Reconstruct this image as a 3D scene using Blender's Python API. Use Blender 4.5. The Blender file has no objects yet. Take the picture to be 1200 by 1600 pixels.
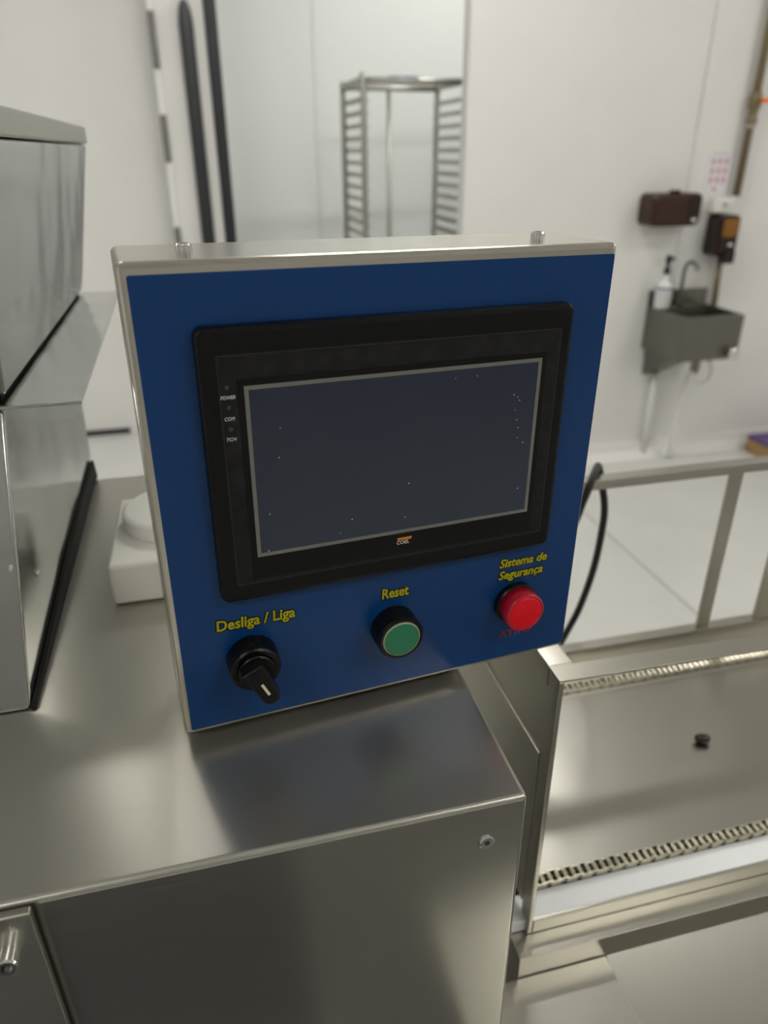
import bpy, bmesh, math, random
from mathutils import Vector, Matrix
random.seed(7)
R = math.radians
sc = bpy.context.scene
col = sc.collection

# ------------------------------------------------------------------ camera
PITCH, YAW, ROLL, FPX = 0.4608, 0.2412, -0.0063, 1136.0
CAM = Vector((0, 0, 1.5))
cd = bpy.data.cameras.new('camera'); cam = bpy.data.objects.new('camera', cd); col.objects.link(cam)
cp, sp = math.cos(PITCH), math.sin(PITCH)
Rz = Matrix.Rotation(-YAW, 3, 'Z')
fw, rt, up = Rz @ Vector((0, cp, -sp)), Rz @ Vector((1, 0, 0)), Rz @ Vector((0, sp, cp))
c_, s_ = math.cos(ROLL), math.sin(ROLL)
rt, up = c_ * rt + s_ * up, -s_ * rt + c_ * up
m = Matrix((rt, up, -fw)).transposed().to_4x4(); m.translation = CAM
cam.matrix_world = m
cd.sensor_fit = 'HORIZONTAL'; cd.sensor_width = 36.0; cd.lens = FPX / 1200 * 36
cd.clip_start = 0.01; cd.clip_end = 60
cd.dof.use_dof = True; cd.dof.focus_distance = 0.42; cd.dof.aperture_fstop = 8.5
sc.camera = cam

# ------------------------------------------------------------------ world, lamps, exposure
wd = bpy.data.worlds.new('world'); sc.world = wd; wd.use_nodes = True
wd.node_tree.nodes['Background'].inputs[0].default_value = (0.9, 0.95, 1, 1)
wd.node_tree.nodes['Background'].inputs[1].default_value = 0.05
sc.view_settings.view_transform = 'Standard'; sc.view_settings.look = 'None'
sc.view_settings.gamma = 1; sc.view_settings.use_curve_mapping = False
sc.view_settings.exposure = -0.12
LAMP_STRENGTH = 70.0
# ceiling luminaires: (x, y) centres, 0.8 m long battens, built further down as lamps
LAMPS = [(0.80, 2.20), (3.4, 1.4), (-2.4, 1.7), (1.35, -1.0), (-1.4, -1.0), (1.85, 3.52), (3.4, -1.0), (-0.75, 1.86)]

# ------------------------------------------------------------------ materials
def principled(name, color, rough=.5, metal=0, spec=.5, **kw):
    mt = bpy.data.materials.new(name); mt.use_nodes = True
    b = mt.node_tree.nodes['Principled BSDF']
    b.inputs['Base Color'].default_value = (*color, 1)
    b.inputs['Roughness'].default_value = rough
    b.inputs['Metallic'].default_value = metal
    b.inputs['Specular IOR Level'].default_value = spec
    for k, v in kw.items(): b.inputs[k.replace('_', ' ')].default_value = v
    return mt
def noise(mt, scale, stretch=(1, 1, 1), detail=3, coord='Object'):
    nt = mt.node_tree
    tc = nt.nodes.new('ShaderNodeTexCoord'); mp = nt.nodes.new('ShaderNodeMapping')
    mp.inputs['Scale'].default_value = stretch
    n = nt.nodes.new('ShaderNodeTexNoise'); n.inputs['Scale'].default_value = scale; n.inputs['Detail'].default_value = detail
    nt.links.new(tc.outputs[coord], mp.inputs[0]); nt.links.new(mp.outputs[0], n.inputs[0])
    return n
def maprange(mt, src, a, b, lo=.3, hi=.7):
    r = mt.node_tree.nodes.new('ShaderNodeMapRange')
    r.inputs[1].default_value = lo; r.inputs[2].default_value = hi
    r.inputs[3].default_value = a; r.inputs[4].default_value = b
    mt.node_tree.links.new(src.outputs[0], r.inputs[0]); return r
def bump(mt, src, strength, dist):
    nt = mt.node_tree; b = nt.nodes.new('ShaderNodeBump')
    b.inputs['Strength'].default_value = strength; b.inputs['Distance'].default_value = dist
    nt.links.new(src.outputs[0], b.inputs['Height'])
    nt.links.new(b.outputs[0], nt.nodes['Principled BSDF'].inputs['Normal'])
def colnoise(mt, src, c1, c2, lo=.3, hi=.7):
    nt = mt.node_tree; mr = maprange(mt, src, 0, 1, lo, hi)
    mx = nt.nodes.new('ShaderNodeMix'); mx.data_type = 'RGBA'
    mx.inputs[6].default_value = (*c1, 1); mx.inputs[7].default_value = (*c2, 1)
    nt.links.new(mr.outputs[0], mx.inputs[0]); nt.links.new(mx.outputs[2], nt.nodes['Principled BSDF'].inputs['Base Color'])
def steel(name, color, r0, r1, stretch, wave=0.0, metal=1):
    mt = principled(name, color, metal=metal)
    n = noise(mt, 60, stretch, 5)
    mr = maprange(mt, n, r0, r1)
    mt.node_tree.links.new(mr.outputs[0], mt.node_tree.nodes['Principled BSDF'].inputs['Roughness'])
    if wave:
        w = noise(mt, 5, (1, 1, 1), 2); bump(mt, w, wave, .02)
    
    return mt
M = {}
M['steel'] = steel('brushed_steel', (.50, .485, .435), .29, .34, (.4, 22, 22), metal=.86)
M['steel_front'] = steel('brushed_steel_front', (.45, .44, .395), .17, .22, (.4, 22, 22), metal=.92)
M['steel_v'] = steel('brushed_steel_vertical', (.45, .44, .39), .29, .33, (.4, 22, 22))
M['steel_bright'] = steel('polished_steel', (.50, .505, .49), .10, .15, (.4, 15, 15), wave=.28)
M['steel_bed'] = steel('bed_steel', (.40, .39, .35), .29, .33, (.3, 15, 15), wave=.10)
M['steel_frame'] = steel('frame_steel', (.46, .445, .39), .285, .31, (4, 4, 4))
M['steel_sink'] = principled('sink_steel', (.20, .194, .168), .38, 1)
M['steel_dull'] = principled('dull_steel', (.45, .44, .40), .42, 1)
M['chrome'] = principled('chrome', (.75, .74, .72), .16, 1)
M['chain'] = principled('chain_steel', (.55, .52, .42), .3, 1)
M['enclosure'] = steel('enclosure_steel', (.60, .575, .51), .20, .25, (.4, 22, 22))
M['blue'] = principled('blue_film', (.001, .041, .158), .3, 0, .35)
n = noise(M['blue'], 900, (1, 1, 1), 2); bump(M['blue'], n, .06, .0004)
M['black_plastic'] = principled('black_plastic', (.0035, .0035, .0042), .33, 0, .24)
n = noise(M['black_plastic'], 700); bump(M['black_plastic'], n, .1, .0004)
M['black_film'] = principled('black_film', (.020, .020, .021), .45, 0, .3)
n = noise(M['black_film'], 120, (1, 1, 1), 6); colnoise(M['black_film'], n, (.006, .006, .007), (.017, .017, .018), .45, .75)
M['screen'] = principled('screen_glass', (.020, .030, .052), .08, 0, .5)
M['screen_border'] = principled('screen_border', (.20, .20, .18), .35, .3)
M['yellow'] = principled('yellow_print', (.95, .88, .04), .45)
M['black_print'] = principled('black_print', (.008, .008, .008), .5)
M['white_print'] = principled('white_print', (.8, .8, .8), .5)
M['orange_print'] = principled('orange_print', (.75, .24, .02), .5)
M['red_print'] = principled('red_print', (.30, .012, .03), .5)
M['green'] = principled('green_cap', (.006, .18, .082), .4)
M['red'] = principled('red_lens', (.66, .002, .012), .3, 0, .3)
M['red'].node_tree.nodes['Principled BSDF'].inputs['Emission Color'].default_value = (1, .0, .015, 1)
M['red'].node_tree.nodes['Principled BSDF'].inputs['Emission Strength'].default_value = .05
M['red_rim'] = principled('red_rim', (.50, .008, .03), .14)
M['cream'] = principled('cream_line', (.75, .66, .48), .5)
M['dirt_ring'] = principled('worn_ring', (.42, .37, .24), .6)
M['led_off'] = principled('unlit_led', (.04, .045, .035), .3)
M['rubber'] = principled('black_rubber', (.014, .014, .014), .5)
M['seal'] = principled('dark_seal_and_reflection', (.006, .006, .006), .7, 0, .2)  # also paints the dark reflection at the hopper foot
M['hdpe'] = principled('white_hdpe', (.92, .91, .85), .42)
M['hdpe'].node_tree.nodes['Principled BSDF'].inputs['Subsurface Weight'].default_value = .25
M['hdpe'].node_tree.nodes['Principled BSDF'].inputs['Subsurface Radius'].default_value = (.01, .01, .008)
M['hdpe_cool'] = principled('white_guide', (.90, .93, .94), .35)
M['wall'] = principled('white_panel', (.80, .79, .765), .42)
n = noise(M['wall'], 3, (1, 1, 1), 4); colnoise(M['wall'], n, (.79, .78, .755), (.82, .81, .785))
M['wall_far'] = principled('white_panel_cool', (.84, .875, .855), .42)
M['joint'] = principled('joint', (.70, .70, .68), .6)
M['floor'] = principled('grey_floor', (.70, .70, .67), .28)
n = noise(M['floor'], 2.5, (1, 1, 1), 6); colnoise(M['floor'], n, (.66, .66, .63), (.72, .72, .69))
M['floor_joint'] = principled('floor_joint', (.33, .33, .31), .7)
M['ceiling'] = principled('ceiling_white', (.80, .80, .78), .5)
M['brown'] = principled('brown_plastic', (.036, .015, .006), .25, 0, .35)
M['brown_dark'] = principled('dark_brown_plastic', (.020, .010, .007), .25, 0, .35)
M['amber'] = principled('amber_window', (.22, .095, .006), .2)
M['paper'] = principled('paper', (.80, .77, .80), .6)
M['pink_print'] = principled('pink_print', (.50, .14, .22), .6)
M['pipe'] = principled('olive_pipe', (.20, .155, .085), .4, .3)
M['orange'] = principled('orange_plastic', (.85, .20, .03), .4)
M['socket'] = principled('socket_white', (.78, .79, .74), .45)
M['clear'] = principled('clear_bottle', (.75, .78, .76), .15)
M['bottle_label'] = principled('bottle_label', (.62, .63, .64), .4)
M['violet'] = principled('violet_print', (.18, .16, .32), .4)
M['pvc'] = principled('white_pvc', (.78, .77, .72), .35)
M['card'] = principled('cardboard', (.42, .26, .11), .7)
M['purple'] = principled('purple_cloth', (.12, .07, .22), .7)
M['handle_black'] = principled('handle_black', (.022, .024, .028), .35)
M['white_trim'] = principled('white_trim', (.90, .90, .87), .4)
M['grey_hinge'] = principled('grey_hinge', (.17, .165, .15), .5)
M['mat'] = principled('reflection_mat_dark', (.03, .033, .04), .6)
M['mat_grey'] = principled('reflection_mat_grey', (.17, .17, .155), .6)
M['bean'] = principled('bean', (.035, .015, .014), .25)
M['blue_tag'] = principled('blue_tag', (.06, .18, .42), .5)
em = bpy.data.materials.new('lamp_diffuser'); em.use_nodes = True
b = em.node_tree.nodes['Principled BSDF']; b.inputs['Base Color'].default_value = (.9, .9, .9, 1)
b.inputs['Emission Color'].default_value = (1, .975, .93, 1); b.inputs['Emission Strength'].default_value = LAMP_STRENGTH
M['lamp'] = em

# ------------------------------------------------------------------ helpers
WPOS = {}
def link(o, parent=None):
    col.objects.link(o)
    if parent: o.parent = parent
    return o
def tag(o, label=None, cat=None, group=None, kind=None):
    if label: o['label'] = label
    if cat: o['category'] = cat
    if group: o['group'] = group
    if kind: o['kind'] = kind
    return o
def thing(name, label, cat, loc=(0, 0, 0), group=None, rot=None):
    o = bpy.data.objects.new(name, None); o.empty_display_size = .05; link(o)
    o.location = loc; WPOS[o.name] = Vector(loc)
    if rot: o.rotation_euler = rot; WPOS[o.name] = Vector((0, 0, 0))   # local-space parts
    return tag(o, label, cat, group)
def obj(name, bm, mat, parent=None, smooth=False, bevel=0, seg=2, label=None):
    """Geometry is given in world space (or in the local space of a rotated parent)."""
    bmesh.ops.recalc_face_normals(bm, faces=bm.faces)
    vs = [v.co for v in bm.verts]
    lo = Vector([min(v[i] for v in vs) for i in range(3)]); hi = Vector([max(v[i] for v in vs) for i in range(3)])
    org = Vector(((lo.x + hi.x) / 2, (lo.y + hi.y) / 2, lo.z))
    for v in bm.verts: v.co -= org
    me = bpy.data.meshes.new(name); bm.to_mesh(me); bm.free()
    if smooth:
        for p in me.polygons: p.use_smooth = True
    o = bpy.data.objects.new(name, me); link(o, parent)
    base = WPOS[parent.name] if parent else Vector((0, 0, 0))
    o.location = org - base; WPOS[o.name] = org
    me.materials.append(M[mat])
    if bevel:
        bv = o.modifiers.new('bevel', 'BEVEL'); bv.width = bevel; bv.segments = seg; bv.limit_method = 'ANGLE'; bv.angle_limit = R(40)
        bv.harden_normals = False
        for p in me.polygons: p.use_smooth = True
        wn = o.modifiers.new('wn', 'WEIGHTED_NORMAL'); wn.keep_sharp = True
    if label: o['label'] = label
    return o
def copyobj(o, off, parent=None):
    c = o.copy(); link(c, parent or o.parent); c.location = o.location + Vector(off); return c
def B(): return bmesh.new()
def box(bm, x0, x1, y0, y1, z0, z1):
    v = [bm.verts.new((x, y, z)) for x in (x0, x1) for y in (y0, y1) for z in (z0, z1)]
    for f in ((0, 1, 3, 2), (4, 6, 7, 5), (0, 4, 5, 1), (2, 3, 7, 6), (0, 2, 6, 4), (1, 5, 7, 3)):
        bm.faces.new([v[i] for i in f])
    return bm
def hexa(bm, pts):
    """8 points: 4 of one side then the 4 opposite ones, same order."""
    v = [bm.verts.new(p) for p in pts]
    for f in ((0, 1, 2, 3), (7, 6, 5, 4), (0, 4, 5, 1), (1, 5, 6, 2), (2, 6, 7, 3), (3, 7, 4, 0)):
        bm.faces.new([v[i] for i in f])
    return bm
def prism(bm, pts, vec):
    """Extrude a closed polygon of 3-D points along vec."""
    vec = Vector(vec); a = [bm.verts.new(p) for p in pts]; b = [bm.verts.new(Vector(p) + vec) for p in pts]
    n = len(pts); bm.faces.new(a); bm.faces.new(b[::-1])
    for i in range(n): bm.faces.new((a[i], a[(i + 1) % n], b[(i + 1) % n], b[i]))
    return bm
def cyl(bm, p0, p1, r0, r1=None, n=24, cap=True):
    return lathe(bm, p0, p1, [(0, r0), (1, r0 if r1 is None else r1)], n, cap)
def lathe(bm, p0, p1, prof, n=24, cap=True):
    """prof: (t along p0-p1, radius)."""
    p0, p1 = Vector(p0), Vector(p1); ax = (p1 - p0); d = ax.normalized()
    u = d.orthogonal().normalized(); w = d.cross(u); rings = []
    for t, r in prof:
        c = p0 + ax * t
        rings.append([bm.verts.new(c + (u * math.cos(2 * math.pi * k / n) + w * math.sin(2 * math.pi * k / n)) * r) for k in range(n)])
    for a, b in zip(rings, rings[1:]):
        for k in range(n): bm.faces.new((a[k], a[(k + 1) % n], b[(k + 1) % n], b[k]))
    if cap: bm.faces.new(rings[0][::-1]); bm.faces.new(rings[-1])
    return bm
def tube(bm, pts, r, n=10, sub=6):
    """Smooth tube through points (Catmull-Rom)."""
    P = [Vector(p) for p in pts]; P = [2 * P[0] - P[1]] + P + [2 * P[-1] - P[-2]]; L = []
    for i in range(1, len(P) - 2):
        for k in range(sub):
            t = k / sub; a, b, c, d = P[i - 1:i + 3]
            L.append(.5 * ((2 * b) + (c - a) * t + (2 * a - 5 * b + 4 * c - d) * t * t + (3 * b - a - 3 * c + d) * t ** 3))
    L.append(P[-2]); rings = []; u = None
    for i, p in enumerate(L):
        d = (L[min(i + 1, len(L) - 1)] - L[max(i - 1, 0)]).normalized()
        u = d.orthogonal().normalized() if u is None else (u - d * u.dot(d)).normalized()
        w = d.cross(u)
        rings.append([bm.verts.new(p + (u * math.cos(2 * math.pi * k / n) + w * math.sin(2 * math.pi * k / n)) * r) for k in range(n)])
    for a, b in zip(rings, rings[1:]):
        for k in range(n): bm.faces.new((a[k], a[(k + 1) % n], b[(k + 1) % n], b[k]))
    bm.faces.new(rings[0][::-1]); bm.faces.new(rings[-1])
    return bm
def rr(x0, x1, z0, z1, r, n=6):
    out = []
    for cx, cz, a0 in ((x1 - r, z1 - r, 0), (x0 + r, z1 - r, 90), (x0 + r, z0 + r, 180), (x1 - r, z0 + r, 270)):
        for k in range(n + 1):
            a = R(a0 + 90 * k / n); out.append((cx + r * math.cos(a), cz + r * math.sin(a)))
    return out
def rrect(bm, x0, x1, z0, z1, r, yb, yf, ch=0, n=6):
    """Rounded rectangle slab facing -y; ch = rounded front edge."""
    rings = []; N = None
    steps = [(yb, 0)] + ([(yf + ch * (1 - math.sin(a)), ch * (1 - math.cos(a))) for a in (0, R(30), R(60), R(90))] if ch else [(yf, 0)])
    for y, ins in steps:
        pts = rr(x0 + ins, x1 - ins, z0 + ins, z1 - ins, max(r - ins, 1e-4), n)
        rings.append([bm.verts.new((x, y, z)) for x, z in pts])
    for a, b in zip(rings, rings[1:]):
        for k in range(len(a)): bm.faces.new((a[k], a[(k + 1) % len(a)], b[(k + 1) % len(a)], b[k]))
    bm.faces.new(rings[0][::-1]); bm.faces.new(rings[-1])
    return bm
def frame_ring(bm, x0, x1, z0, z1, w, yb, yf):
    """Rectangular picture-frame ring of bar width w."""
    o = [(x0, z0), (x1, z0), (x1, z1), (x0, z1)]; i = [(x0 + w, z0 + w), (x1 - w, z0 + w), (x1 - w, z1 - w), (x0 + w, z1 - w)]
    V = {}
    for nm, ps in (('o', o), ('i', i)):
        for y in (yb, yf): V[nm, y] = [bm.verts.new((x, y, z)) for x, z in ps]
    for k in range(4):
        j = (k + 1) % 4
        bm.faces.new((V['o', yf][k], V['o', yf][j], V['i', yf][j], V['i', yf][k]))
        bm.faces.new((V['o', yb][k], V['i', yb][k], V['i', yb][j], V['o', yb][j]))
        bm.faces.new((V['o', yb][k], V['o', yb][j], V['o', yf][j], V['o', yf][k]))
        bm.faces.new((V['i', yb][k], V['i', yf][k], V['i', yf][j], V['i', yb][j]))
    return bm
def text_bm(s, width, x, y, z, offset=0.0, shear=0.0, spacing=1.0, height=None, depth=.0002, fat=0):
    """Lettering in the local x-z plane facing -y; scaled so that it is `width` long."""
    cu = bpy.data.curves.new('lettering', 'FONT'); cu.body = s; cu.size = 1; cu.shear = shear; cu.space_character = spacing
    cu.offset = 0; cu.resolution_u = 3
    tmp = bpy.data.objects.new('lettering_tmp', cu); col.objects.link(tmp)
    dg = bpy.context.evaluated_depsgraph_get(); me = tmp.evaluated_get(dg).to_mesh()
    xs = [v.co.x for v in me.vertices]; x0, x1 = min(xs), max(xs)
    tmp.evaluated_get(dg).to_mesh_clear()
    k = width / (x1 - x0); kz = k if height is None else height / .73
    if offset: cu.offset = offset / k
    cu.extrude = depth / k
    dg.update(); dg = bpy.context.evaluated_depsgraph_get(); me = tmp.evaluated_get(dg).to_mesh()
    bm = B(); bm.from_mesh(me); tmp.evaluated_get(dg).to_mesh_clear()
    bpy.data.objects.remove(tmp); bpy.data.curves.remove(cu)
    for v in bm.verts:
        c = v.co.copy(); v.co = Vector((x + (c.x - x0) * k, y - c.z * k, z + c.y * kz))
    if fat:                                                   # widen the strokes evenly
        base = bm.copy(); src = bpy.data.meshes.new('stroke')
        for q_ in range(12):
            c2 = base.copy(); bmesh.ops.translate(c2, verts=c2.verts, vec=(fat * math.cos(R(30 * q_)), 0, fat * math.sin(R(30 * q_))))
            c2.to_mesh(src); c2.free(); bm.from_mesh(src)
        base.free(); bpy.data.meshes.remove(src)
    return bm

# ================================================================== THE ROOM
CEIL = 3.0; XL, XR, YB, YW, YF, YL = -3.2, 4.4, -5.0, 3.27, 4.75, 4.36
JX = 1.17
def struct(name, bm, mat, **k): return tag(obj(name, bm, mat, **k), kind='structure')
fl = struct('floor', box(B(), XL - .1, XR + .1, YB - .1, YF + .1, -.10, -.004), 'floor_joint')
xs = [XL - .1, 1.6135, XR + .1]; ys = [YB - .1, 1.0, YF + .1]
for i in range(2):
    for j in range(2):
        obj('floor_slab', box(B(), xs[i] + .004, xs[i + 1] - .004, ys[j] + .004, ys[j + 1] - .004, -.003999, 0), 'floor', fl)
struct('ceiling', box(B(), XL - .1, XR + .1, YB - .1, YF + .1, CEIL, CEIL + .1), 'ceiling')
def panel_wall(name, axis, fixed, thick, lo, hi, seams, mat):
    """Sandwich-panel wall: a core with separate facing panels and recessed joints."""
    sgn = 1 if thick > 0 else -1
    def bx(a, b, p, q):
        z0, z1 = 0.0005, CEIL - .0005
        lo_, hi_ = sorted((p, q))
        return box(B(), a, b, lo_, hi_, z0, z1) if axis == 'y' else box(B(), lo_, hi_, a, b, z0, z1)
    w = struct(name, bx(lo, hi, fixed + sgn * .006, fixed + thick), 'joint')
    e = [lo] + seams + [hi]
    for a, b in zip(e, e[1:]):
        obj('wall_panel', bx(a + .003, b - .003, fixed, fixed + sgn * .0055), mat, w, bevel=.002)
    return w
panel_wall('wall_right', 'y', YW, .07, JX, XR, [2.275, 3.42], 'wall')
panel_wall('wall_far', 'y', YF, .1, .2, XR, [.776, 1.93, 3.08], 'wall_far')
panel_wall('wall_left', 'y', YL, .1, XL, .195, [-2.3, -1.15], 'wall')
panel_wall('wall_return', 'x', .2, -.0995, YL + .1005, YF + .0995, [], 'wall_far')
panel_wall('wall_side', 'x', XL, -.1, YB, YL + .1, [-1.8, -.6, .6, 1.8, 3.0], 'wall')
panel_wall('wall_east', 'x', XR, .1, YB, YF + .1, [-1.8, -.6, .6, 1.8], 'wall')
panel_wall('wall_back', 'y', YB, -.1, XL, XR, [-2, -.8, .4, 1.6, 2.8], 'wall')
# sanitary cove along the right wall
bm = prism(B(), [(JX + .003, YW - .001, 0.0005), (JX + .003, YW - .001, .085), (JX + .003, YW - .022, .085), (JX + .003, YW - .030, .045), (JX + .003, YW - .07, 0.0005)], (XR - JX - .01, 0, 0))
struct('baseboard_right', bm, 'wall')
struct('trim_1', box(B(), -.78, -.487, YL - .014, YL - .0005, 0.001, .030), 'rubber')

# sliding door leaf standing open against the left wall
door = struct('door_1', box(B(), -.058, .172, YL - .15, YL - .075, .02, 2.6), 'wall', bevel=.004)
tag(door, 'white sliding door leaf with long black handle and black edge seal')
obj('edge_seal', rrect(B(), .174, .232, .02, 2.6, .012, YL - .075, YL - .165, .01), 'handle_black', door)
bm = B(); pts = []
for k in range(13):
    a = math.pi * k / 12; pts.append((.085 - .034 * math.cos(a), 2.03 + .11 * math.sin(a)))
for k in range(13):
    a = math.pi * k / 12; pts.append((.085 + .034 * math.cos(a), .62 - .11 * math.sin(a)))
rings = []
for ins, y in ((0, YL - .150), (0, YL - .180), (.006, YL - .197), (.016, YL - .205), (.026, YL - .207)):
    k = (.034 - ins) / .034
    rings.append([bm.verts.new((.085 + (x - .085) * k, y, 1.325 + (z - 1.325) * (1 - ins * .6))) for x, z in pts])
for a, b2 in zip(rings, rings[1:]):
    for k in range(len(a)): bm.faces.new((a[k], a[(k + 1) % len(a)], b2[(k + 1) % len(a)], b2[k]))
bm.faces.new(rings[0]); bm.faces.new(rings[-1])
obj('door_handle', bm, 'handle_black', door, smooth=True)
obj('edge_trim', box(B(), -.083, -.0585, YL - .155, YL - .075, .02, 2.6), 'white_trim', door, bevel=.003)
for z0, z1 in ((2.34, 2.55), (1.86, 2.09), (1.455, 1.665), (.95, 1.15), (.4, .6)):
    obj('hinge', box(B(), -.088, -.056, YL - .168, YL - .156, z0, z1), 'grey_hinge', door, bevel=.003)
for z in (1.30,):
    pass

# ceiling luminaires
for i, (x, y) in enumerate(LAMPS):
    place = ['above the control panel', 'towards the hand sink', 'above the hopper side', 'over the aisle before the conveyor', 'over the aisle before the hopper', 'in the passage beyond the sink wall', 'over the far aisle end', 'beyond the cabinet'][i]
    t = thing('ceiling_luminaire', 'slim white batten luminaire on the ceiling ' + place, 'ceiling lamp', (x, y, CEIL - .07), 'ceiling luminaires')
    obj('housing', box(B(), x - .42, x + .42, y - .06, y + .06, CEIL - .05, CEIL - .001), 'socket', t, bevel=.004)
    obj('diffuser', box(B(), x - .40, x + .40, y - .04, y + .04, CEIL - .07, CEIL - .0505), 'lamp', t)

# ================================================================== TRAY RACK
X0, X1, Y0, Y1, ZT = .850, 1.366, 3.81, 4.30, 1.80
rk = thing('tray_rack', 'steel tray rack trolley with many runners standing by the far wall', 'rack', ((X0 + X1) / 2, (Y0 + Y1) / 2, 0))
r_ = .0150
for x in (X0, X1):
    # one bent tube per side: upright, top bend, upright
    c = .05
    obj('side_frame', tube(B(), [(x, Y0, .14), (x, Y0, .9), (x, Y0, ZT - c), (x, Y0 + .015, ZT - .015), (x, Y0 + c, ZT), (x, (Y0 + Y1) / 2, ZT), (x, Y1 - c, ZT), (x, Y1 - .015, ZT - .015), (x, Y1, ZT - c), (x, Y1, .9), (x, Y1, .14)], r_), 'steel_dull', rk, smooth=True)
    s = 1 if x == X0 else -1
    base = None
    for k in range(27):
        z = 1.735 - k * .0555
        if base is None:
            bm = B(); a = x + s * .010; b2 = x + s * .012; e = x + s * .036
            box(bm, min(a, b2), max(a, b2), Y0 + .008, Y1 - .008, z - .022, z); box(bm, min(b2, e), max(b2, e), Y0 + .008, Y1 - .008, z - .022, z - .020)
            base = obj('runner', bm, 'steel_dull', rk)
        else: copyobj(base, (0, 0, -k * .0555))
for y in (Y0, Y1):
    obj('top_bar', cyl(B(), (X0 + .012, y + (.05 if y == Y0 else -.05) * .3, ZT - .004), (X1 - .012, y + (.05 if y == Y0 else -.05) * .3, ZT - .004), r_, n=12), 'steel_dull', rk, smooth=True)
    obj('bottom_bar', cyl(B(), (X0, y, .16), (X1, y, .16), r_, n=12), 'steel_dull', rk, smooth=True)
obj('stop_post', cyl(B(), (1.095, Y1 - .015, .16), (1.095, Y1 - .015, ZT - .004), .012, n=12), 'steel_dull', rk, smooth=True)
obj('tag', box(B(), 1.045, 1.115, Y0 - .001, Y0 + .031, ZT + .008, ZT + .013), 'blue_tag', rk, label='blue tag on the top bar')
obj('tag', box(B(), .975, 1.03, Y0 - .001, Y0 + .031, ZT + .008, ZT + .012), 'rubber', rk, label='black tape on the top bar')
for x in (X0, X1):
    for y in (Y0, Y1):
        cs = obj('caster', cyl(B(), (x - .016, y, .0505), (x + .016, y, .0505), .05, n=20), 'rubber', rk, smooth=False)
        obj('caster_fork', box(B(), x - .022, x + .022, y - .02, y + .02, .09, .142), 'steel_dull', cs)

# ================================================================== HAND SINK CORNER
sk = thing('hand_sink', 'wall mounted stainless steel hand sink with gooseneck tap', 'sink', (2.31, 3.1, .595))
SX0, SX1, SY0, SY1, SZ0, SZ1 = 2.155, 2.475, 2.95, 3.266, .597, .805
bm = B()   # open basin: outer walls, rim and sloped inside
def ring(bm, x0, x1, y0, y1, z): return [bm.verts.new(p) for p in ((x0, y0, z), (x1, y0, z), (x1, y1, z), (x0, y1, z))]
rs = [ring(bm, SX0, SX1, SY0, SY1, SZ0), ring(bm, SX0, SX1, SY0, SY1, SZ1), ring(bm, SX0 + .018, SX1 - .018, SY0 + .018, SY1 - .05, SZ1), ring(bm, SX0 + .03, SX1 - .03, SY0 + .03, SY1 - .06, SZ0 + .06)]
for a, b2 in zip(rs, rs[1:]):
    for k in range(4): bm.faces.new((a[k], a[(k + 1) % 4], b2[(k + 1) % 4], b2[k]))
bm.faces.new(rs[0]); bm.faces.new(rs[-1])
obj('basin', bm, 'steel_sink', sk, bevel=.003)
obj('backsplash', box(B(), SX0, SX1, SY1 - .016, SY1, SZ1 + .0005, SZ1 + .075), 'steel_sink', sk, bevel=.002)
obj('support', prism(B(), [(SX0 + .03, SY1 - .001, SZ0 - .001), (SX0 + .03, SY0 + .06, SZ0 - .001), (SX0 + .03, SY1 - .001, SZ0 - .14)], (SX1 - SX0 - .22, 0, 0)), 'steel_sink', sk)
tp = obj('tap', tube(B(), [(2.305, 3.225, SZ1), (2.305, 3.225, .93), (2.305, 3.222, .985), (2.312, 3.205, 1.012), (2.322, 3.175, 1.010), (2.330, 3.155, .985)], .009), 'steel_sink', sk, smooth=True)
obj('tap_base', cyl(B(), (2.305, 3.225, SZ1 + .0005), (2.305, 3.225, SZ1 + .022), .018), 'chrome', sk)
kb = obj('knee_valve', lathe(B(), (2.425, SY0 - .0005, .632), (2.425, SY0 - .05, .632), [(0, .014), (.45, .014), (.5, .028), (.9, .028), (1, .02)]), 'chrome', sk, smooth=True)
obj('drain_elbow', tube(B(), [(2.37, 3.10, .60), (2.37, 3.10, .54), (2.375, 3.11, .50)], .022), 'steel_sink', sk, smooth=True)
obj('drain_hose', tube(B(), [(2.375, 3.11, .52), (2.350, 3.10, .47), (2.400, 3.09, .435), (2.455, 3.09, .455), (2.465, 3.09, .51), (2.44, 3.10, .56), (2.41, 3.11, .597)], .012), 'pvc', sk, smooth=True)
obj('drain_pipe', tube(B(), [(2.375, 3.11, .51), (2.365, 3.14, .42), (2.358, 3.16, .30), (2.358, 3.162, .02)], .019, n=14), 'pvc', sk, smooth=True)
obj('feed_pipe', cyl(B(), (2.245, 3.235, .02), (2.245, 3.235, .46), .016), 'pvc', sk, smooth=True)

bt = thing('soap_bottle', 'clear pump bottle with grey label and black pump on hand sink corner', 'bottle', (2.185, 3.19, SZ1))
obj('bottle_body', lathe(B(), (2.185, 3.19, SZ1 + .001), (2.185, 3.19, .965), [(0, .034), (.05, .038), (.62, .038), (.72, .032), (.8, .014), (1, .012)]), 'clear', bt, smooth=True)
obj('bottle_label', lathe(B(), (2.185, 3.19, .825), (2.185, 3.19, .895), [(0, .0388), (1, .0388)], cap=False), 'bottle_label', bt, smooth=True)
obj('label_stripe', lathe(B(), (2.185, 3.19, .897), (2.185, 3.19, .907), [(0, .0388), (1, .0388)], cap=False), 'violet', bt, smooth=True)
obj('pump', lathe(B(), (2.185, 3.19, .966), (2.185, 3.19, 1.05), [(0, .016), (.3, .016), (.35, .009), (.6, .009), (.65, .015), (1, .012)]), 'rubber', bt, smooth=True)
obj('spout', box(B(), 2.178, 2.192, 3.145, 3.178, 1.034, 1.046), 'rubber', bt, bevel=.002)

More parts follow.
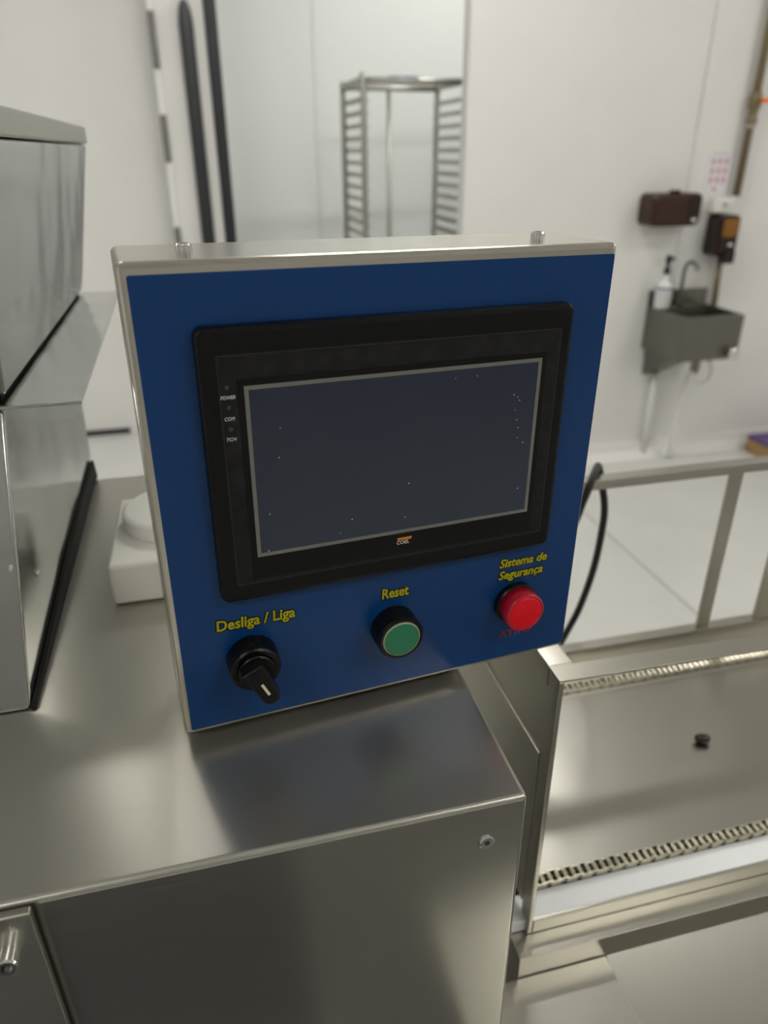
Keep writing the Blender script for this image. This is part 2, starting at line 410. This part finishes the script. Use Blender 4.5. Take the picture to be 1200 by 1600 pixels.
td = thing('paper_towel_dispenser', 'brown plastic paper towel dispenser on white wall', 'dispenser', (2.16, 3.2, 1.178))
bd = obj('case', rrect(B(), 2.035, 2.290, 1.180, 1.322, .03, YW - .001, 3.145, .022), 'brown', td, smooth=False)
obj('window', rrect(B(), 2.215, 2.276, 1.195, 1.308, .012, 3.146, 3.1425, .001), 'brown_dark', td)
obj('badge', box(B(), 2.237, 2.259, 3.1405, 3.1424, 1.203, 1.215), 'white_print', td)
obj('lock', box(B(), 2.135, 2.175, 3.165, 3.20, 1.3222, 1.335), 'brown_dark', td, bevel=.002)
sd = thing('soap_dispenser', 'upright brown soap dispenser with amber window above hand sink', 'dispenser', (2.475, 3.2, 1.02))
obj('case', rrect(B(), 2.415, 2.530, 1.035, 1.222, .025, YW - .001, 3.165, .02), 'brown_dark', sd)
obj('window', rrect(B(), 2.433, 2.513, 1.125, 1.208, .015, 3.166, 3.1625, .001), 'amber', sd)
obj('push_lever', rrect(B(), 2.455, 2.515, 1.005, 1.065, .008, 3.20, 3.150, .006), 'brown_dark', sd)
obj('badge', box(B(), 2.475, 2.497, 3.1615, 3.1645, 1.085, 1.097), 'white_print', sd)

so = thing('switch_box', 'white surface switch box between poster and soap dispenser', 'switch', (2.45, 3.24, 1.225))
obj('case', rrect(B(), 2.395, 2.500, 1.230, 1.296, .006, YW - .001, 3.215, .004), 'socket', so)
obj('switch', lathe(B(), (2.455, 3.2145, 1.263), (2.455, 3.208, 1.263), [(0, .011), (1, .010)]), 'steel_dull', so)

po = thing('poster', 'small white notice with rows of pink pictograms beside olive pipe', 'poster', (2.43, YW, 1.302))
obj('sheet', box(B(), 2.365, 2.485, YW - .003, YW - .001, 1.304, 1.492), 'paper', po)
bm = B()
for r0 in range(3):
    for c0 in range(3):
        cx, cz = 2.392 + c0 * .034, 1.452 - r0 * .040
        cyl(bm, (cx, YW - .0031, cz), (cx, YW - .0036, cz), .0085, n=10); box(bm, cx - .009, cx + .006, YW - .0036, YW - .0031, cz - .016, cz - .010)
cyl(bm, (2.418, YW - .0031, 1.330), (2.418, YW - .0036, 1.330), .009, n=10)
obj('pictograms', bm, 'pink_print', po)
obj('title', box(B(), 2.385, 2.465, YW - .0036, YW - .0031, 1.476, 1.483), 'bottle_label', po)

pp = thing('water_pipe', 'olive brown vertical water pipe with orange valve lever', 'pipe', (2.525, 3.235, .8))
obj('pipe', cyl(B(), (2.522, 3.235, 1.30), (2.535, 3.235, CEIL - .002), .018, n=16), 'pipe', pp, smooth=True)
obj('lower_pipe', cyl(B(), (2.515, 3.235, .78), (2.50, 3.235, 1.034), .015, n=16), 'pipe', pp, smooth=True)
vb = obj('valve_body', lathe(B(), (2.527, 3.235, 1.60), (2.527, 3.235, 1.73), [(0, .022), (.15, .026), (.2, .020), (.45, .02), (.5, .027), (.85, .027), (1, .02)]), 'pipe', pp, smooth=True)
obj('lever', box(B(), 2.53, 2.60, 3.185, 3.205, 1.682, 1.702), 'orange', vb, bevel=.004, label='orange valve lever')
obj('clamp', lathe(B(), (2.526, 3.235, 1.585), (2.526, 3.235, 1.60), [(0, .024), (1, .024)]), 'steel_dull', pp)

cb = thing('cardboard_box', 'low cardboard carton with purple top on floor by wall', 'box', (3.0, 3.1, 0))
obj('carton', box(B(), 2.85, 3.20, 2.98, 3.18, .001, .075), 'card', cb, bevel=.003)
obj('cover', box(B(), 2.845, 3.205, 2.975, 3.185, .0755, .090), 'purple', cb, bevel=.004)

# ================================================================== STEEL MACHINE CABINET
BT = 1.174
ca = thing('steel_cabinet', 'large brushed steel machine cabinet below the control panel', 'machine', (-.3, .53, 0))
bo = obj('body', box(B(), -.80, .149, .268, .800, .02, BT), 'steel', ca, bevel=.0035, seg=3)
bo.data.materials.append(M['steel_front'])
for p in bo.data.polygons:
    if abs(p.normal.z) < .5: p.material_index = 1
cv = obj('front_cover', box(B(), -.80, -.1115, .2605, .2655, .05, BT + .0005), 'steel_v', ca, bevel=.0012)
obj('cover_spacer', box(B(), -.79, -.1165, .2656, .2679, .06, BT - .012), 'seal', ca)
def socket_bolt(parent, x, y, z, r, h, axis):
    """Cap head with knurled side and hex socket along axis (unit vector)."""
    a = Vector(axis); p = Vector((x, y, z)); bm = B(); n = 36
    u = a.orthogonal().normalized(); w = a.cross(u)
    def rg(rad, t, kn=0, hexa_=False):
        out = []
        for k in range(n):
            th = 2 * math.pi * k / n; rr_ = rad * (1 - kn * (k % 2))
            if hexa_: rr_ = rad / math.cos((th % (math.pi / 3)) - math.pi / 6)
            out.append(bm.verts.new(p + a * t + (u * math.cos(th) + w * math.sin(th)) * rr_))
        return out
    rs = [rg(r, 0, .05), rg(r, h * .85, .05), rg(r * .9, h), rg(r * .5, h, 0, True), rg(r * .5, h * .4, 0, True)]
    for q, s in zip(rs, rs[1:]):
        for k in range(n): bm.faces.new((q[k], q[(k + 1) % n], s[(k + 1) % n], s[k]))
    bm.faces.new(rs[0]); bm.faces.new(rs[-1])
    return obj('bolt', bm, 'chrome', parent)
socket_bolt(cv, -.1255, .2604, 1.1505, .0052, .0085, (0, -1, 0))
sw = obj('screw', lathe(B(), (.1254, .2679, 1.1438), (.1254, .2668, 1.1438), [(0, .0048), (.6, .0048), (1, .0040)], n=28), 'chrome', ca)
obj('screw_socket', cyl(B(), (.1254, .2667, 1.1438), (.1254, .26655, 1.1438), .0018, n=6), 'rubber', sw)

for x0, x1, y0, y1, lb in ((-1.3, .085, -.95, -.15, 'added unseen dark mat standing in for a dark reflection in the steel cabinet'), (.10, 3.0, -1.3, .12, 'added unseen grey mat that darkens reflections in the conveyor steel')):
    mt_ = obj('reflection_mat', prism(B(), [(x, y, .0005) for x, y in rr(x0, x1, y0, y1, .04)], (0, 0, .012)), 'mat' if x0 < 0 else 'mat_grey', bevel=.003)
    tag(mt_, lb, 'mat', 'added mats outside the view')  # out of view, put in only to darken what the steel reflects

# ================================================================== HOPPER HOUSING
HX = -.1365
hp = thing('hopper', 'polished steel hopper with flared bin standing on the cabinet', 'hopper', (-.35, .62, BT))
# lower housing, front face leaning back
prof = [(HX, .412, BT + .001), (HX, .520, 1.345), (HX, .838, 1.345), (HX, .806, BT + .001)]
obj('lower_housing', prism(B(), prof, (-.42, 0, 0)), 'steel_bright', hp, bevel=.003)
# black wedge strip, painted in for the dark reflection at the housing foot
obj('foot_reflection', prism(B(), [(HX + .0005, .4125, BT + .0006), (HX + .0005, .418, BT + .004), (HX + .0005, .60, BT + .018), (HX + .0005, .800, BT + .022), (HX + .0005, .806, BT + .0006)], (.003, 0, 0)), 'seal', hp)
obj('ledge', prism(B(), [(HX - .44, .519, 1.3455), (-.086, .516, 1.3455), (-.094, .975, 1.3455), (HX - .44, .98, 1.3455)], (0, 0, .0025)), 'steel_bright', hp, bevel=.0008)
zb, zt = 1.3505, 1.509
f0 = [(HX, .532, zb), (HX, .974, zb), (HX - .36, .974, zb), (HX - .36, .532, zb)]
f1 = [(HX + .0265, .46, zt), (HX + .0265, 1.025, zt), (HX - .39, 1.025, zt), (HX - .39, .46, zt)]
bm = B(); hexa(bm, [*f0, *f1]); obj('bin', bm, 'steel_bright', hp, bevel=.003)
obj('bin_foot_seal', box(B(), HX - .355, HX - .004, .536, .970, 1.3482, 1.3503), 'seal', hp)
bm = B()
box(bm, HX - .392, HX + .0285, .458, 1.027, zt + .0005, zt + .019)
obj('rim', bm, 'steel_frame', hp, bevel=.002)
for (y, z) in ((.445, 1.263), (.50, 1.228)):
    obj('rivet', lathe(B(), (HX + .0002, y, z), (HX + .0022, y, z), [(0, .003), (.6, .0026), (1, .001)], n=14), 'chrome', hp)

# white plastic block behind the panel
wb = thing('plastic_block', 'white plastic block with round boss on the cabinet top', 'block', (-.05, .575, BT))
obj('block_base', box(B(), -.0935, .02, .526, .655, BT + .0005, BT + .037), 'hdpe', wb, bevel=.004)
obj('boss', lathe(B(), (-.040, .598, BT + .0372), (-.040, .598, BT + .052), [(0, .045), (.8, .045), (1, .041)], n=36), 'hdpe', wb, smooth=False, bevel=.001)

# ================================================================== CHAIN CONVEYOR
cv = thing('chain_conveyor', 'stainless chain conveyor in a square tube cage beside the cabinet', 'conveyor', (.55, .54, 0))
CX0, CX1 = .2255, .95; YP = .38; YR = .70; TZ = 1.150
a_, b_ = TZ, TZ - .016
obj('front_top_bar', hexa(B(), [(CX0 + .0002, YP, a_), (CX0 + .0002, YP + .018, a_), (CX0 + .0002, YP + .018, a_ - .0018), (CX0 + .0002, YP, a_ - .0018), (CX1, YP, b_), (CX1, YP + .018, b_), (CX1, YP + .018, b_ - .0018), (CX1, YP, b_ - .0018)]), 'steel_frame', cv, bevel=.0005)
obj('left_top_bar', box(B(), CX0, CX0 + .020, YP + .0183, YR + .018, TZ - .018, TZ), 'steel_frame', cv, bevel=.001)
obj('rear_top_bar', box(B(), CX0 + .0205, CX1, YR, YR + .018, TZ - .012, TZ + .0005), 'steel_frame', cv, bevel=.001)
obj('front_post', box(B(), CX0, CX0 + .0045, YP, YP + .016, .8585, TZ - .0020), 'steel_frame', cv, bevel=.0008)
obj('side_plate', box(B(), CX0 + .001, CX0 + .004, YP + .0165, YR - .001, .885, TZ - .0185), 'steel_frame', cv)
obj('side_guard', box(B(), CX0 - .0008, CX0 + .0008, YP + .0165, YR - .002, .885, 1.0640), 'steel_frame', cv, bevel=.0006)
obj('rear_post', box(B(), .6165, .6365, YR + .002, YR + .006, .9045, TZ - .0125), 'steel_frame', cv, bevel=.001)
obj('rear_post', box(B(), .708, .760, YR + .002, YR + .006, .9045, TZ - .0125), 'steel_frame', cv, bevel=.001)
obj('end_post', box(B(), CX1 - .0045, CX1, YP, YP + .016, .8745, TZ - .0185), 'steel_frame', cv, bevel=.0008)
obj('end_post', box(B(), CX1 - .0045, CX1, YR + .002, YR + .006, .9045, TZ - .0125), 'steel_frame', cv, bevel=.0008)
obj('end_top_bar', box(B(), CX1 - .020, CX1, YP + .0183, YR - .0003, TZ - .018, TZ - .0165), 'steel_frame', cv)
obj('rear_lower_bar', box(B(), CX0 + .006, CX1, YR, YR + .016, .872, .904), 'steel_frame', cv, bevel=.001)
obj('front_lower_bar', box(B(), CX0 + .005, CX1, YP, YP + .004, .8585, .874), 'steel_frame', cv, bevel=.0008)
obj('front_ledge', box(B(), .2098, CX1, .360, .384, .8320, .8580), 'steel_frame', cv, bevel=.0008)
obj('front_guide', box(B(), .190, CX1, .3845, .4098, .8585, .8720), 'hdpe_cool', cv, bevel=.0006)
obj('bed_plate', box(B(), CX0 + .006, CX1, .4255, .652, .866, .869), 'steel_bed', cv)
obj('bed_rim', box(B(), CX0 + .006, CX1, .4225, .4252, .864, .8735), 'hdpe_cool', cv)
obj('rear_guide', box(B(), CX0 + .006, CX1, .672, .699, .858, .872), 'steel_frame', cv)
def chain(y, ztop, x0, count, pitch=.0079):
    ch = obj('chain', box(B(), x0, x0 + count * pitch, y - .0040, y + .0040, ztop - .0110, ztop - .0085), 'rubber', cv)
    protos = [None, None]
    for k in range(count):
        x = x0 + k * pitch; i = k % 2
        if protos[i] is None:
            bm = B(); o_ = .0046 if i else .0060
            for s in (-1, 1):
                box(bm, x - .0016, x + pitch + .0016, y + s * o_ - .0006, y + s * o_ + .0006, ztop - .0070, ztop - .0018 - .0004 * i)
            lathe(bm, (x, y - .0072, ztop - .0042), (x, y + .0072, ztop - .0042), [(0, .0012), (.08, .0012), (.081, .0008), (.22, .0008), (.221, .0026), (.779, .0026), (.78, .0008), (.92, .0008), (.921, .0012), (1, .0012)], n=8)
            protos[i] = obj('chain_link', bm, 'chain', ch)
        else: copyobj(protos[i], ((k - i) * pitch, 0, 0))
    return ch
chain(.4160, .8805, .232, 72)
chain(.662, .8805, .232, 72)
obj('body', box(B(), .2115, CX1, .3635, .716, .02, .8315), 'steel_v', cv)
obj('side_shelf', box(B(), .152, .297, .10, .3594, .826, .8312), 'steel', cv, bevel=.0008)
obj('front_chute', hexa(B(), [(.2975, .3595, .8318), (CX1, .3595, .8318), (CX1, .3595, .8298), (.2975, .3595, .8298), (.2975, .06, .60), (CX1, .06, .60), (CX1, .06, .598), (.2975, .06, .598)]), 'steel_v', cv, bevel=.0006)
bn = obj('chocolate_bean', lathe(B(), (.5110, .5450, .8750), (.5290, .5395, .8750), [(0, .0005), (.04, .0028), (.15, .0047), (.3, .0056), (.5, .0060), (.7, .0056), (.85, .0046), (.96, .0026), (1, .0005)], n=18), 'bean', smooth=True)
tag(bn, 'small dark brown bean lying on the conveyor bed', 'bean')

cbl = obj('black_cable', tube(B(), [(.110, .4450, 1.25), (.16, .50, 1.215), (.235, .58, 1.178), (.30, .632, 1.125), (.36, .672, 1.088), (.395, .687, 1.092), (.409, .689, 1.130), (.418, .6915, 1.154), (.432, .708, 1.1605), (.447, .7275, 1.156), (.458, .733, 1.13), (.466, .733, 1.10), (.468, .733, 1.07), (.464, .733, 1.01), (.450, .733, .945), (.428, .733, .89), (.40, .735, .80), (.38, .74, .6), (.37, .745, .3), (.37, .745, .005)], .0046, n=12), 'rubber', smooth=True)
tag(cbl, 'black cable hanging over the rear rail of the conveyor cage', 'cable')

# ================================================================== CONTROL PANEL (local space: x right, y into the box, z up)
cpn = thing('control_panel', 'blue faced control panel with touch screen, switch, button and red lamp', 'control panel', (.0948, .3679, 1.1841), rot=(0, .0109, .1121))
PW, PH, PD = .1325, .2714, .066
bm = B(); rrect(bm, -PW - .0005, PW, -.0018, PH, .0035, PD, 0, .003, n=4)
obj('enclosure', bm, 'enclosure', cpn, smooth=False)
obj('face_film', rrect(B(), -.1290, .1305, .0016, .2655, .0012, .0005, -.0004, 0, n=2), 'blue', cpn, label='blue printed face film')
for x in (-.1005, .0925):
    socket_bolt(cpn, x, .0200, PH, .0040, .0050, (0, 0, 1))
cl = obj('swivel_collar', lathe(B(), (-.0125, .030, -.0020), (-.0125, .030, -.0096), [(0, .016), (.4, .016), (.5, .013), (1, .013)], n=28), 'black_plastic', cpn)
# touch screen
ts = obj('touch_screen', rrect(B(), -.1036, .1044, .0898, .2415, .005, 0, -.0075, .0028), 'black_plastic', cpn)
obj('groove', frame_ring(B(), -.0945, .0968, .1005, .2285, .0011, -.0070, -.00752), 'black_print', ts)
obj('front_film', box(B(), -.0933, .0956, -.0079, -.0074, .1018, .2272), 'black_film', ts)
obj('inner_mask', box(B(), -.0855, .0885, -.0081, -.00791, .1035, .2160), 'black_plastic', ts)
obj('screen_border', frame_ring(B(), -.0822, .0853, .1170, .2128, .0021, -.0078, -.0083), 'screen_border', ts)
obj('display', box(B(), -.0800, .0831, -.00825, -.00812, .1192, .2106), 'screen', ts, label='dark unlit display glass')
for z in (.2128, .2027, .1915): obj('indicator_led', lathe(B(), (-.0903, -.0079, z), (-.0903, -.0083, z), [(0, .0012), (1, .0010)], n=12), 'led_off', ts)
for s, z, w in (('POWER', .2069, .0072), ('COM', .1960, .0050), ('TCH', .1853, .0050)):
    obj('lettering', text_bm(s, w, -.0903 - w / 2, -.0080, z, shear=.25, height=.0019, depth=.00008), 'white_print', ts, label='white printed letters ' + s)
obj('lettering', text_bm('COEL', .0078, -.0008, -.0082, .1096, shear=.12, height=.0022, depth=.00008), 'white_print', ts, label='white letters COEL')
bm = B()
for k in range(5): prism(bm, [(-.0006 + k * .0018, -.0083, .1122), (.0010 + k * .0018, -.0083, .1122), (.0013 + k * .0018, -.0083, .1138), (-.0003 + k * .0018, -.0083, .1138)], (0, .0002, 0))
obj('logo_bar', bm, 'orange_print', ts, label='orange logo bar')
bm = B()   # dust specks on the glass
for x, z in ((.069, .193), (.0715, .1915), (.073, .1895), (.0705, .184), (.0722, .178), (.0735, .173), (.0735, .167), (.0775, .1635), (-.0655, .1895), (-.067, .1735), (.032, .206), (.045, .2062), (-.074, .142), (-.076, .120), (-.035, .1235), (.004, .127), (.006, .148), (-.028, .131), (.077, .134)):
    r0 = random.uniform(.0002, .00038); cyl(bm, (x, -.0083, z), (x, -.0085, z), r0, n=6)
ds = obj('dust_specks', bm, 'white_print', ts); ds['kind'] = 'stuff'
# printed captions: yellow letters with black outline
def caption(s, w, x, z, h, sh=.12):
    a = obj('caption', text_bm(s, w, x, -.0006, z, shear=sh, height=h, depth=.0001, fat=.00020), 'yellow', cpn, label='yellow letters ' + s)
    obj('caption_outline', text_bm(s, w, x, -.00048, z, shear=sh, height=h, depth=.00003, fat=.00105), 'black_print', a)
caption('Desliga / Liga', .0455, -.1075, .0688, .0072, .06)
caption('Reset', .0172, -.0068, .0686, .0072, .06)
caption('Sistema de', .0348, .0742, .0742, .0062, .2)
caption('Segurança', .0325, .0742, .0652, .0062, .2)
obj('lettering', text_bm('ATIVO', .0245, .0785, -.0006, .0182, offset=.0001, height=.0055, depth=.0001), 'red_print', cpn, label='dark red letters partly behind the red lamp')
# selector switch
sx, sz = -.0893, .0465
ss = obj('selector_switch', lathe(B(), (sx, 0, sz), (sx, -.0145, sz), [(0, .0152), (.75, .0150), (.93, .0146), (1, .0136), (1.0, .0115), (.8, .0112)], n=40), 'black_plastic', cpn, smooth=False, label='black two position selector switch')
obj('knob', lathe(B(), (sx, -.0112, sz), (sx, -.0165, sz), [(0, .0110), (.85, .0108), (1, .0100)], n=36), 'black_plastic', ss)
d = Vector((.42, 0, -.9075)).normalized(); q = Vector((d.z, 0, -d.x))
def lever(bm, t0, t1, w0, w1, y0, y1, tip):
    c = Vector((sx, 0, sz)); pts = []
    for sgn, t, w in ((-1, t0, w0), (1, t0, w0)): pts.append(c + d * t + q * sgn * w)
    pts.append(c + d * t1 + q * w1); pts.append(c + d * (t1 + tip * .7) + q * w1 * .72); pts.append(c + d * (t1 + tip) + q * w1 * .2)
    pts.append(c + d * (t1 + tip) - q * w1 * .2); pts.append(c + d * (t1 + tip * .7) - q * w1 * .72); pts.append(c + d * t1 - q * w1)
    return prism(bm, [(p.x, y0, p.z) for p in pts], (0, y1 - y0, 0))
lv = obj('lever', lever(B(), -.0098, .0145, .0070, .0052, -.0166, -.0262, .0040), 'black_plastic', ss, bevel=.0012)
bm = B(); c0 = Vector((sx, 0, sz))
pts = [c0 + d * t + q * w for t, w in ((.0015, .0008), (.0105, .0008), (.0105, -.0008), (.0015, -.0008))]
obj('pointer_line', prism(bm, [(p.x, -.0262, p.z) for p in pts], (0, -.0003, 0)), 'cream', ss)
# reset button
gx, gz = .0005, .0468
gb = obj('reset_button', lathe(B(), (gx, 0, gz), (gx, -.0155, gz), [(0, .0150), (.9, .0148), (1, .0140), (1, .0126), (.85, .0122)], n=44), 'black_plastic', cpn, label='green push button in a black collar')
obj('worn_ring', lathe(B(), (gx, -.0130, gz), (gx, -.0158, gz), [(0, .0122), (.8, .0122), (1, .0118)], n=40), 'dirt_ring', gb)
obj('button_cap', lathe(B(), (gx, -.0150, gz), (gx, -.0163, gz), [(0, .0114), (.7, .0114), (1, .0108)], n=40), 'green', gb)
# red indicator lamp
rx, rz = .0872, .0462
rb = obj('indicator_lamp', lathe(B(), (rx, 0, rz), (rx, -.0055, rz), [(0, .0150), (.8, .0150), (1, .0142)], n=44), 'black_plastic', cpn, label='red round indicator lamp')
obj('lamp_rim', lathe(B(), (rx, -.0052, rz), (rx, -.0165, rz), [(0, .0140), (.8, .0138), (.95, .0134), (1, .0126), (.97, .0118)], n=44), 'red_rim', rb, smooth=True)
obj('lamp_lens', lathe(B(), (rx, -.0150, rz), (rx, -.0170, rz), [(0, .0119), (.6, .0117), (.85, .0105), (.95, .007), (1, .0005)], n=44), 'red', rb, smooth=True)
